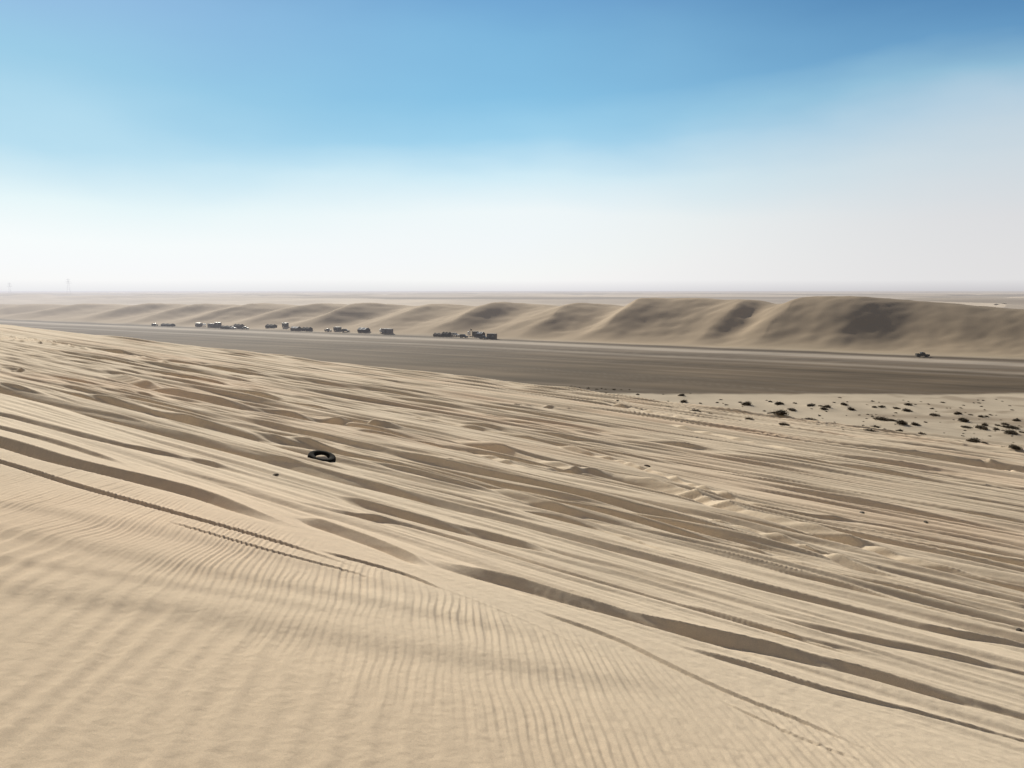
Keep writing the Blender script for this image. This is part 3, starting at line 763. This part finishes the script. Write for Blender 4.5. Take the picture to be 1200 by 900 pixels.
# right-hand camp
tent('low brown tent at the left end of the nearest camp', place(514.5, 394), BR, 5.6, 3.6, 1.9, 'brown_cloth', 'brown_cloth', G2)
tent('black tent second from the left in the nearest camp', place(523.5, 394.2), BR, 4.4, 4, 2.5, 'canvas', 'canvas', G2)
car('white off-road car behind the black tents of the nearest camp', place(533.5, 394), BR, 'whitepaint', False, G1)
car('dark off-road car in the middle of the nearest camp', place(543.5, 395.8), BR + .1, 'darkpaint', False, G1)
tank('white water tank beside the flagpole in the nearest camp', place(549.5, 393.6), .8, 1.6)
cabin('narrow dark cabin right of the flagpole in the nearest camp', place(556.8, 394.3), BR, 2.6, 2.2, 2.6, 'brownpaint', 'brownpaint', G3)
tent('white topped tent behind a dark car in the nearest camp', place(563.5, 394.4), BR, 3.6, 3.2, 2.7, 'whitecloth', 'canvas', G2)
car('dark pickup truck parked in front of the white topped tent', place(566.5, 397.4), BR, 'darkpaint', True, G1)
cabin('dark box cabin at the right end of the nearest camp', place(576.5, 397.3), BR, 4.7, 2.6, 2.7, 'darkpaint', 'brownpaint', G3)
x, y, z = place(551.3, 394.5)
fp = empty('flagpole', 'thin dark flagpole standing in the nearest camp', 'flagpole', (x, y, z))
mb = MB(); mb.tube((0, 0, -.2), (0, 0, 4.2), .07, .05, 8); mb.build('pole', M['darkpaint'], fp)
mb = MB()
mb.add([(.05 + i * .12, .03 * math.sin(i * 1.3), 4.1 - .02 * i) for i in range(8)] + [(.05 + i * .12, .03 * math.sin(i * 1.3 + .4), 3.5 - .04 * i) for i in range(8)], [[i, i + 1, i + 9, i + 8] for i in range(7)])
mb.build('flag', M['brown_cloth'], fp)
# the lone car on the plain
car('dark pickup truck alone on the pale track below the biggest dune', place(1081, 418.3), math.radians(-4), 'darkpaint', True)

# pylons on the horizon
def pylon(px, dist, H_, label):
    x, y = at_dist(px, dist); r_ = empty('power_pylon', label, 'pylon', (x, y, gz(x, y) - .5), .3, 'power pylons in the haze on the horizon')
    mb = MB(); b_ = H_ * .11
    def w(z): return b_ * (1 - z / H_) + .25
    zs = [H_ * k / 8 for k in range(9)]
    for sx in (-1, 1):
        for sy in (-1, 1):
            for z0, z1 in zip(zs[:-1], zs[1:]): mb.tube((sx * w(z0), sy * w(z0), z0), (sx * w(z1), sy * w(z1), z1), .09, .08, 4)
    for z0, z1 in zip(zs[:-1], zs[1:]):
        for sx, sy, tx, ty in ((-1, -1, 1, -1), (1, -1, 1, 1), (1, 1, -1, 1), (-1, 1, -1, -1)):
            mb.tube((sx * w(z0), sy * w(z0), z0), (tx * w(z1), ty * w(z1), z1), .07, .07, 4)
    mb.build('lattice_tower', M['steel'], r_)
    for zz, l in ((.7, .22), (.82, .18), (.94, .14)):
        am = MB()
        for sx in (-1, 1): am.tube((0, 0, H_ * zz + .6), (sx * H_ * l, 0, H_ * zz), .2, .12, 4); am.tube((0, 0, H_ * zz - .6), (sx * H_ * l, 0, H_ * zz), .2, .12, 4)
        am.build('cross_arm', M['steel'], r_)
pylon(15.5, 2300, 34, 'faint hazy power pylon at the left edge of the horizon')
pylon(84, 2200, 40, 'taller faint power pylon, second from the left on the horizon')

# ------------------------------------------------------------------ light, sky, camera
SUN_EL, SUN_AZ = 25.0, -21.0           # azimuth from straight ahead, negative = left
sd = bpy.data.lights.new('sun', 'SUN'); sd.energy = 5.0; sd.angle = math.radians(.6); sd.color = (1.0, .935, .80)
so = bpy.data.objects.new('sun', sd); C.objects.link(so)
el, az = math.radians(SUN_EL), math.radians(SUN_AZ)
dirv = Vector((math.sin(az) * math.cos(el), math.cos(az) * math.cos(el), math.sin(el)))
so.rotation_euler = dirv.to_track_quat('Z', 'Y').to_euler(); so.location = dirv * 300

W = bpy.data.worlds.new('World'); bpy.context.scene.world = W; W.use_nodes = True
nt = W.node_tree; N = nt.nodes; L = nt.links
bg = N['Background']
sky = N.new('ShaderNodeTexSky'); sky.sky_type = 'NISHITA'; sky.sun_disc = False
sky.sun_elevation = el; sky.sun_rotation = az; sky.dust_density = 3.0; sky.air_density = 1.0
skm = N.new('ShaderNodeVectorMath'); skm.operation = 'SCALE'; L.new(sky.outputs[0], skm.inputs[0]); skm.inputs['Scale'].default_value = .10
tc = N.new('ShaderNodeTexCoord'); sp = N.new('ShaderNodeSeparateXYZ'); L.new(tc.outputs['Generated'], sp.inputs[0])
def mth(op, a_, b_=None):
    m = N.new('ShaderNodeMath'); m.operation = op
    for i, q in enumerate((a_, b_)):
        if q is None: continue
        if isinstance(q, (int, float)): m.inputs[i].default_value = q
        else: L.new(q, m.inputs[i])
    return m.outputs[0]
hor = mth('SQRT', mth('ADD', mth('MULTIPLY', sp.outputs[0], sp.outputs[0]), mth('MULTIPLY', sp.outputs[1], sp.outputs[1])))
elev = mth('DIVIDE', mth('ARCTAN2', sp.outputs[2], hor), math.radians(20.6))     # 1 = twenty degrees up
azi = mth('ARCTAN2', sp.outputs[0], sp.outputs[1])
# thin high haze drifting through the blue
mp = N.new('ShaderNodeMapping'); L.new(tc.outputs['Generated'], mp.inputs[0]); mp.inputs['Rotation'].default_value = (0, math.radians(14), 0); mp.inputs['Scale'].default_value = (1.0, 1.0, 3.2)
nz = N.new('ShaderNodeTexNoise'); nz.inputs['Scale'].default_value = 2.3; nz.inputs['Detail'].default_value = 5; nz.inputs['Roughness'].default_value = .45; L.new(mp.outputs[0], nz.inputs['Vector'])
wv = mth('MULTIPLY', mth('SUBTRACT', nz.outputs['Fac'], .5), .36)
ee = mth('ADD', elev, mth('MULTIPLY', wv, mth('MINIMUM', mth('MULTIPLY', mth('MAXIMUM', elev, 0.0), 2.0), 1.0)))
ee = mth('DIVIDE', ee, 3.0)
def lin(c): return [((q / 255) / 12.92 if q / 255 <= .04045 else ((q / 255 + .055) / 1.055) ** 2.4) for q in c]
def ramp(stops):
    r_ = N.new('ShaderNodeValToRGB'); L.new(ee, r_.inputs[0]); cr = r_.color_ramp
    for i, (p, c_) in enumerate(stops):
        e = cr.elements[i] if i < 1 else cr.elements.new(p / 3.0) if p < 3 else cr.elements[-1]
        e.position = p / 3.0; e.color = (*lin(c_), 1)
    return r_.outputs[0]
deep = (82, 87, 98)  # unseen zenith, greyed and dimmed to cut the fill light
rl = ramp([(0, (236, 236, 241)), (.035, (250, 250, 251)), (3, deep), (0.153, (248, 253, 253)), (0.272, (230, 247, 250)), (0.425, (180, 221, 240)), (0.637, (150, 202, 230)), (0.850, (142, 186, 225)), (1.360, (100, 135, 178))])
rc = ramp([(0, (228, 228, 232)), (.035, (247, 248, 249)), (3, deep), (.25, (239, 248, 250)), (.38, (208, 236, 247)), (.52, (152, 207, 236)), (.68, (126, 190, 227)), (.85, (115, 178, 219)), (1, (94, 154, 206)), (1.6, (84, 120, 162))])
rr_ = ramp([(0, (205, 203, 206)), (.035, (228, 227, 228)), (3, deep), (0.215, (221, 222, 225)), (0.387, (206, 218, 226)), (0.49, (182, 207, 224)), (0.58, (144, 188, 214)), (0.68, (96, 150, 194)), (0.860, (62, 116, 170)), (1.376, (70, 108, 150))])
def mixc(f, a_, b_):
    m = N.new('ShaderNodeMix'); m.data_type = 'RGBA'; m.clamp_factor = True
    if isinstance(f, (int, float)): m.inputs[0].default_value = f
    else: L.new(f, m.inputs[0])
    L.new(a_, m.inputs[6]); L.new(b_, m.inputs[7]); return m.outputs[2]
def mrange(v, a_, b_):
    m = N.new('ShaderNodeMapRange'); m.interpolation_type = 'SMOOTHSTEP'; L.new(v, m.inputs[0]); m.inputs[1].default_value = a_; m.inputs[2].default_value = b_; return m.outputs[0]
c1 = mixc(mrange(azi, -.62, .05), rl, rc); c2 = mixc(mrange(azi, -.05, .62), c1, rr_)
cl = N.new('ShaderNodeVectorMath'); cl.operation = 'MINIMUM'; L.new(skm.outputs[0], cl.inputs[0]); cl.inputs[1].default_value = (.9, .9, .9)
rear = N.new('ShaderNodeRGB'); rear.outputs[0].default_value = (*lin((112, 99, 81)), 1)  # unseen rear sky, dimmed and warmed to deepen shade on viewer-facing walls
c2b = mixc(mth('MULTIPLY', mrange(mth('ABSOLUTE', azi), 1.0, 2.2), .8), c2, rear.outputs[0])
c3 = mixc(.05, c2b, cl.outputs[0])
L.new(c3, bg.inputs[0]); bg.inputs[1].default_value = 1.0

cam = bpy.data.cameras.new('camera'); co_ = bpy.data.objects.new('camera', cam); C.objects.link(co_)
cam.sensor_width = 36; cam.lens = 36 * F / 1200; cam.clip_start = .1; cam.clip_end = 200000
# level camera tipped down so the horizon sits on photo row 341
pitch = math.atan((450 - CY) / F)
co_.location = (0, 0, CAMZ); co_.rotation_euler = (math.pi / 2 - pitch, 0, 0)
sc = bpy.context.scene; sc.camera = co_
sc.view_settings.view_transform = 'Standard'; sc.view_settings.look = 'None'; sc.view_settings.exposure = 0; sc.view_settings.gamma = 1
sc.cycles.max_bounces = 4; sc.cycles.diffuse_bounces = 2
sc.render.resolution_x = 1024; sc.render.resolution_y = 768
